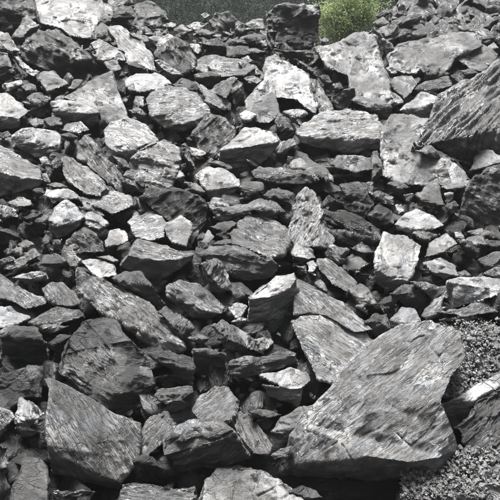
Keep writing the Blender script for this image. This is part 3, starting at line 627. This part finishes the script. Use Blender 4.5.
def grid_sheet(name, xs, ys, zf, mat):
    X, Y = np.meshgrid(xs, ys); Z = zf(X, Y); nx, ny = len(xs), len(ys)
    co = np.stack([X.ravel(), Y.ravel(), Z.ravel()], 1)
    i = np.arange(nx*ny).reshape(ny, nx); f = np.stack([i[:-1, :-1], i[:-1, 1:], i[1:, 1:], i[1:, :-1]], -1).reshape(-1, 4)
    me = make_mesh(name, co, f.ravel().astype(np.int32), np.arange(len(f), dtype=np.int32)*4, co, mat)
    o = bpy.data.objects.new(name, me); COL.objects.link(o); return o
xs = np.concatenate([-np.geomspace(400, 9, 34), np.arange(-8.9, 9, .09), np.geomspace(9.1, 400, 34)])
ys = np.concatenate([-np.geomspace(300, 3, 30), np.arange(-2.9, 3.9, .4), np.arange(4, 17.5, .09), np.geomspace(17.7, 600, 40)])
def gz(X, Y):
    P = np.stack([X.ravel(), Y.ravel(), 0*X.ravel()], 1)
    near = (np.abs(P[:, 0]) < 12) & (P[:, 1] < 18)
    d = perlin(P*1.7)*.10+perlin(P*5)*.05
    return terrain_z(X, Y)-.45*((np.abs(X) < 60) & (Y < 17.5))+(d*near).reshape(X.shape)
g = grid_sheet('slope_ground', xs, ys, gz, SLATE); g['tone'] = .012; tagk(g, 'structure')
# ------------------------------------------------------------------ loose rubble
def proto(seed, flat, sub, noise=.16):
    R = random.Random(seed); bm = bmesh.new()
    for _ in range(15):
        v = Vector((R.gauss(0, 1), R.gauss(0, 1), R.gauss(0, 1))).normalized()*R.uniform(.8, 1.1)
        bm.verts.new((v.x, v.y*R.uniform(.7, 1), v.z*flat))
    r = bmesh.ops.convex_hull(bm, input=bm.verts)
    bmesh.ops.delete(bm, geom=[e for e in r['geom_interior'] if isinstance(e, bmesh.types.BMVert)], context='VERTS')
    me = bpy.data.meshes.new('tmp'); bm.to_mesh(me); bm.free()
    V = [tuple(v.co) for v in me.vertices]; Fc = [list(p.vertices) for p in me.polygons]; bpy.data.meshes.remove(me)
    co, nr, li, ls = remesh(V, Fc, sub)
    co, rc = roughen(co, nr, 1.0, frame_from(np.array([R.uniform(-.3, .3), R.uniform(-.3, .3), 1])), seed+500, 1, 1, 1.0, sub)
    return co*.5, li, ls
BIGP = [proto(s, f, .13) for s, f in zip(range(10), (.45, .6, .8, .5, .7, .35, .55, .9, .4, .65))]
def chip(seed, flat):
    R = random.Random(seed); bm = bmesh.new()
    for _ in range(11):
        v = Vector((R.gauss(0, 1), R.gauss(0, 1), R.gauss(0, 1))).normalized()*R.uniform(.7, 1.1)
        bm.verts.new((v.x, v.y*R.uniform(.6, 1), v.z*flat))
    r = bmesh.ops.convex_hull(bm, input=bm.verts)
    bmesh.ops.delete(bm, geom=[e for e in r['geom_interior'] if isinstance(e, bmesh.types.BMVert)], context='VERTS')
    bmesh.ops.recalc_face_normals(bm, faces=bm.faces)
    co = []; 
    for f in bm.faces: co += [tuple(v.co) for v in f.verts]
    n = len(bm.faces); bm.free(); return np.array(co)*.5, np.arange(3*n, dtype=np.int32), np.arange(n, dtype=np.int32)*3
SMALLP = [chip(s+20, f) for s, f in zip(range(10), (.5, .6, .8, .5, .7, .4, .55, .9, .45, .65))]
def rot(R, tilt=.5):
    return np.array(Matrix.Rotation(math.atan(SL)*.7, 3, 'X') @ Matrix.Rotation(R.gauss(0, tilt), 3, 'X') @ Matrix.Rotation(R.gauss(0, tilt), 3, 'Y') @ Matrix.Rotation(R.uniform(0, 6.28), 3, 'Z'))
def scatter(name, items, protos, tone, seed):
    R = random.Random(seed); CO, LI, LS, RC = [], [], [], []; nv = nl = 0
    for (x, y, z, s) in items:
        co, li, ls = protos[R.randrange(len(protos))]; M = rot(R)
        c = (co*np.array([R.uniform(.8, 1.4), R.uniform(.8, 1.2), R.uniform(.8, 1.1)])*s)
        CO.append(c@M.T+[x, y, z]); RC.append(np.concatenate([c+[R.uniform(0, 30), R.uniform(0, 30), R.uniform(0, 30)], np.full((len(c), 1), .6)], 1))
        LI.append(li+nv); LS.append(ls+nl); nv += len(co); nl += len(li)
    me = make_mesh(name, np.concatenate(CO), np.concatenate(LI).astype(np.int32), np.concatenate(LS).astype(np.int32), np.concatenate(RC), SLATE)
    o = bpy.data.objects.new(name, me); COL.objects.link(o); o['tone'] = tone; o['kind'] = 'stuff'
    return o
def inview(x, y, z, m=120):
    p = np.array([x, y, z]); d = p@Fw
    if d < 1: return False
    px, py = 250+F*(p@Rx)/d, 250-F*(p@Up)/d
    return -m < px < 500+m and -m < py < 500+m
R = random.Random(11); big1, big2 = [], []
y = 4.3
while y < 16.5:
    x = -7
    while x < 7:
        xx, yy = x+R.uniform(-.1, .1), y+R.uniform(-.1, .1)
        if yy < crest(np.array(xx))+.1:
            zz = Z0+SL*(yy-Y0)-R.uniform(.17, .36)
            if inview(xx, yy, zz) and not (-.2 < xx < 1.9 and yy < 5.7) and yy > 4.8: (big1 if R.random() < .5 else big2).append((xx, yy, zz, R.uniform(.26, .5)))
        x += .24
    y += .2
for _ in range(260):
    px, py = R.uniform(385, 515), R.uniform(-12, 36); tt = slope_t(px, py); p = ray(px, py)*tt
    if p[1] < crest(np.array(p[0])): big2.append((p[0], p[1], p[2]-.05, R.uniform(12, 36)*tt/F))
for _ in range(60):
    px, py = R.uniform(130, 285), R.uniform(20, 44); tt = slope_t(px, py); p = ray(px, py)*tt
    if p[1] < crest(np.array(p[0]))+.1: big2.append((p[0], p[1], p[2]-.05, R.uniform(8, 20)*tt/F))
o = scatter('slate_rubble', big1, BIGP, .018, 1); o['label'] = 'broken slate pieces packed into the gaps between the rocks'; o['category'] = 'rubble'
o = scatter('slate_rubble', big2, BIGP, .04, 2); o['label'] = 'paler broken slate pieces packed into the gaps between the rocks'; o['category'] = 'rubble'
# pebbles: everywhere thinly, densely on the upper right slope and at the lower right
peb1, peb2 = [], []
def region(n, x0, y0, x1, y1, s0, s1, up, test=None):
    for _ in range(n):
        px, py = R.uniform(x0, x1), R.uniform(y0, y1)
        t = slope_t(px, py); p = ray(px, py)*t
        if p[1] > crest(np.array(p[0])): continue
        s = s0*(s1/s0)**R.random()
        (peb1 if R.random() < .5 else peb2).append((p[0], p[1], p[2]+up+R.uniform(-.05, .03), s*t/F))
region(1500, -20, 30, 520, 455, 4, 11, -.2)
sv = peb1, peb2; peb1 = peb2 = peb3 = []
region(1300, 440, 325, 510, 400, 1.6, 7, .06)
region(2400, 400, 455, 520, 505, 1.6, 7, .06)
region(26, 440, 330, 505, 400, 9, 16, .03)
region(30, 415, 462, 510, 500, 9, 16, .03)
peb1, peb2 = sv
region(260, 385, -20, 520, 38, 5, 12, .0)
region(160, 130, 18, 280, 45, 4, 11, -.03)
o = scatter('pebbles', peb1, SMALLP, .03, 3); o['label'] = 'small dark stones scattered between the rocks'; o['category'] = 'pebbles'
o = scatter('pebbles', peb2, SMALLP, .08, 4); o['label'] = 'small pale stones scattered between the rocks'; o['category'] = 'pebbles'
o = scatter('gravel', peb3, SMALLP, .12, 5); o['label'] = 'light grey gravel around the largest boulder'; o['category'] = 'gravel'
# ------------------------------------------------------------------ vegetation
def leaf_material(name, a, b):
    m = bpy.data.materials.new(name); m.use_nodes = True; n = m.node_tree; p = n.nodes['Principled BSDF']
    at = n.nodes.new('ShaderNodeAttribute'); at.attribute_name = 'rc'; x = n.nodes.new('ShaderNodeTexNoise'); x.inputs['Scale'].default_value = 3.5; x.inputs['Detail'].default_value = 5
    cr = n.nodes.new('ShaderNodeValToRGB'); cr.color_ramp.elements[0].position = .35; cr.color_ramp.elements[1].position = .65
    cr.color_ramp.elements[0].color = (*a, 1); cr.color_ramp.elements[1].color = (*b, 1)
    n.links.new(at.outputs['Vector'], x.inputs['Vector']); n.links.new(x.outputs[0], cr.inputs[0]); n.links.new(cr.outputs[0], p.inputs['Base Color'])
    p.inputs['Roughness'].default_value = .8; p.inputs['Specular IOR Level'].default_value = .15
    tr = n.nodes.new('ShaderNodeBsdfTranslucent'); mx = n.nodes.new('ShaderNodeMixShader'); mx.inputs[0].default_value = .35
    n.links.new(cr.outputs[0], tr.inputs[0]); n.links.new(p.outputs[0], mx.inputs[1]); n.links.new(tr.outputs[0], mx.inputs[2]); n.links.new(mx.outputs[0], n.nodes['Material Output'].inputs[0])
    return m
def leaves(name, pts, size, mat, parent=None, loc=(0, 0, 0), aspect=2.0):
    n = len(pts); c = np.array(pts)-np.array(loc)
    u = rng.normal(size=(n, 3)); u /= np.linalg.norm(u, axis=1)[:, None]; v = np.cross(u, rng.normal(size=(n, 3))); v /= np.linalg.norm(v, axis=1)[:, None]
    s = size*rng.uniform(.6, 1.3, n)[:, None]; k = np.cross(u, v)*.25
    q = [c-u*s, c+v*s/aspect+k*s, c+u*s, c-v*s/aspect+k*s]
    co = np.stack(q, 1).reshape(-1, 3); li = np.arange(4*n, dtype=np.int32)
    me = make_mesh(name, co, li, np.arange(n, dtype=np.int32)*4, np.repeat(c, 4, 0)+rng.uniform(0, .15, (n*4, 1)), mat)
    me.polygons.foreach_set('use_smooth', np.zeros(n, bool))
    o = bpy.data.objects.new(name, me); COL.objects.link(o); o.location = loc
    if parent: o.parent = parent; o.location = (0, 0, 0)
    return o
bark = bpy.data.materials.new('bark'); bark.use_nodes = True; bark.node_tree.nodes['Principled BSDF'].inputs['Base Color'].default_value = (.07, .055, .04, 1)
def stems(name, segs, parent):
    bm = bmesh.new()
    for a, b, r0, r1 in segs:
        a, b = Vector(a), Vector(b); q = (b-a).to_track_quat('Z', 'Y'); ring = []
        for p, r in ((a, r0), (b, r1)): ring.append([bm.verts.new(p+q@Vector((math.cos(k*1.047)*r, math.sin(k*1.047)*r, 0))) for k in range(6)])
        for k in range(6): bm.faces.new((ring[0][k], ring[0][(k+1) % 6], ring[1][(k+1) % 6], ring[1][k]))
    me = bpy.data.meshes.new(name); bm.to_mesh(me); bm.free(); me.materials.append(bark)
    o = bpy.data.objects.new(name, me); COL.objects.link(o); o.parent = parent; return o
HILL = leaf_material('hill_plants', (.028, .038, .030), (.044, .055, .043))
GREEN = leaf_material('green_leaf', (.13, .17, .07), (.38, .45, .24))
# bright bush behind the crest
root = bpy.data.objects.new('shrub', None); COL.objects.link(root)
bt = 13.2; base = ray(347, 62)*bt; root.location = base
root['label'] = 'bright green leafy bush behind the rocks at the top'; root['category'] = 'bush'
segs, pts = [], []
for k in range(46):
    px, py = R.uniform(320, 374), R.uniform(-14, 42)
    if px > 360: py = R.uniform(-14, 22)
    tip = ray(px, py)*(bt+R.uniform(-.35, .5))-base
    mid = tip*.5+np.array([R.uniform(-.1, .1), R.uniform(-.1, .1), .12]); segs += [((0, 0, -.3), mid, .011, .006), (mid, tip, .006, .003)]
    n = int(R.uniform(150, 260)); rad = R.uniform(.06, .2)
    pts += list(base+tip+rng.normal(size=(n, 3))*rad*np.array([1, 1, .7]))
    pts += list(base+mid+(tip-mid)*rng.random((30, 1))+rng.normal(size=(30, 3))*.04)
stems('branch', segs, root)
fo = leaves('foliage', pts, .026, GREEN, root, base)
# scrub on the hill beyond the heap
pts = []
for _ in range(4200):
    x = R.uniform(-5, 7.5); yy = R.uniform(17.2, 27); zz = terrain_z(np.array(x), np.array(yy)); rr = R.uniform(.1, .35)
    pts += list(np.array([x, yy, float(zz)+R.uniform(0, .5)])+rng.normal(size=(30, 3))*rr)
o = leaves('hillside_scrub', pts, .06, HILL, aspect=3.0); o['kind'] = 'stuff'; o['label'] = 'dark grey green scrub covering the hill behind the rocks'; o['category'] = 'scrub'

# ------------------------------------------------------------------ what each rock is called
def bbox(r):
    x = [p[0] for p in r['P']]; y = [p[1] for p in r['P']]; return min(x), min(y), max(x), max(y)
LM = [r for r in ROCKS if r['label'].startswith('*')]
WORDS = {0: 'black', 1: 'black', 2: 'blackish', 3: 'dark', 4: 'dark grey', 5: 'grey', 6: 'light grey', 7: 'pale', 8: 'very pale', 9: 'white'}
def phrase(r):
    if r['label']: return r['label'].lstrip('*')
    x0, y0, x1, y1 = bbox(r); a = (x1-x0)/(y1-y0); n = len(set(i for _, ix in r['facets'] for i in ix))
    size = 'tiny ' if r['area'] < 75 else 'small ' if r['area'] < 260 else ''
    shape = 'crumbly' if r['rough'] > 1.2 else 'flat' if a > 2.3 else 'oblong' if a > 1.6 else 'upright' if a < .65 else 'angular' if n <= 7 else 'blocky'
    return size+WORDS[r['tone']]+' '+shape+' '+{'boulder': 'boulder', 'rock': 'rock', 'stone': 'stone'}[r['kind']]
def relation(r, m):
    x0, y0, x1, y1 = bbox(m); cx, cy = r['c']; v = 'above' if cy < (y0+y1)/2 else 'below'; h = 'left' if cx < (x0+x1)/2 else 'right'
    w_, h_ = (x1-x0), (y1-y0)
    if x0+.15*w_ < cx < x1-.15*w_: return v
    if y0+.15*h_ < cy < y1-.15*h_: return h+' of'
    return v+' and '+h+' of'
def dist(r, m):
    x0, y0, x1, y1 = bbox(m); a0, b0, a1, b1 = bbox(r)
    return math.hypot(max(x0-a1, a0-x1, 0), max(y0-b1, b0-y1, 0))+.25*math.hypot(r['c'][0]-m['c'][0], r['c'][1]-m['c'][1])
taken = set(r['label'][1:] for r in LM)
for r in LM: r['ob']['label'] = r['label'][1:]
for r in sorted([r for r in ROCKS if r not in LM], key=lambda r: -r['area']):
    ph = phrase(r); cand = sorted(LM, key=lambda m: dist(r, m)); lab = None
    for near in ('just ', '', 'a little '):
        for m in cand[:30]:
            L_ = ph+' '+near+relation(r, m)+' the '+m['label'][1:]
            if len(L_.split()) <= 16 and L_ not in taken: lab = L_; break
        if lab: break
    if lab is None:
        m = cand[0]; L_ = ' '.join(ph.split()[-4:]); lab = L_+' near the '+m['label'][1:]
    taken.add(lab); r['ob']['label'] = lab
for r in ROCKS:
    r['ob']['group'] = 'slate rocks of the heap'

# ------------------------------------------------------------------ thin mist in the air
bm = bmesh.new(); bmesh.ops.create_cube(bm, size=1.0)
for v in bm.verts: v.co = Vector((v.co.x*1500, v.co.y*1700+150, 40 if v.co.z > 0 else -5.5))
me = bpy.data.meshes.new('haze'); bm.to_mesh(me); bm.free()
hm = bpy.data.materials.new('haze'); hm.use_nodes = True; n = hm.node_tree; n.nodes.clear()
ho = n.nodes.new('ShaderNodeOutputMaterial'); hv = n.nodes.new('ShaderNodeVolumePrincipled'); hv.inputs['Density'].default_value = .0008
hv.inputs['Color'].default_value = (.93, .96, 1, 1); hv.inputs['Anisotropy'].default_value = .2; n.links.new(hv.outputs[0], ho.inputs['Volume'])
me.materials.append(hm); o = bpy.data.objects.new('haze', me); COL.objects.link(o); o['kind'] = 'stuff'; o['label'] = 'thin grey mist hanging over the slope'; o['category'] = 'haze'
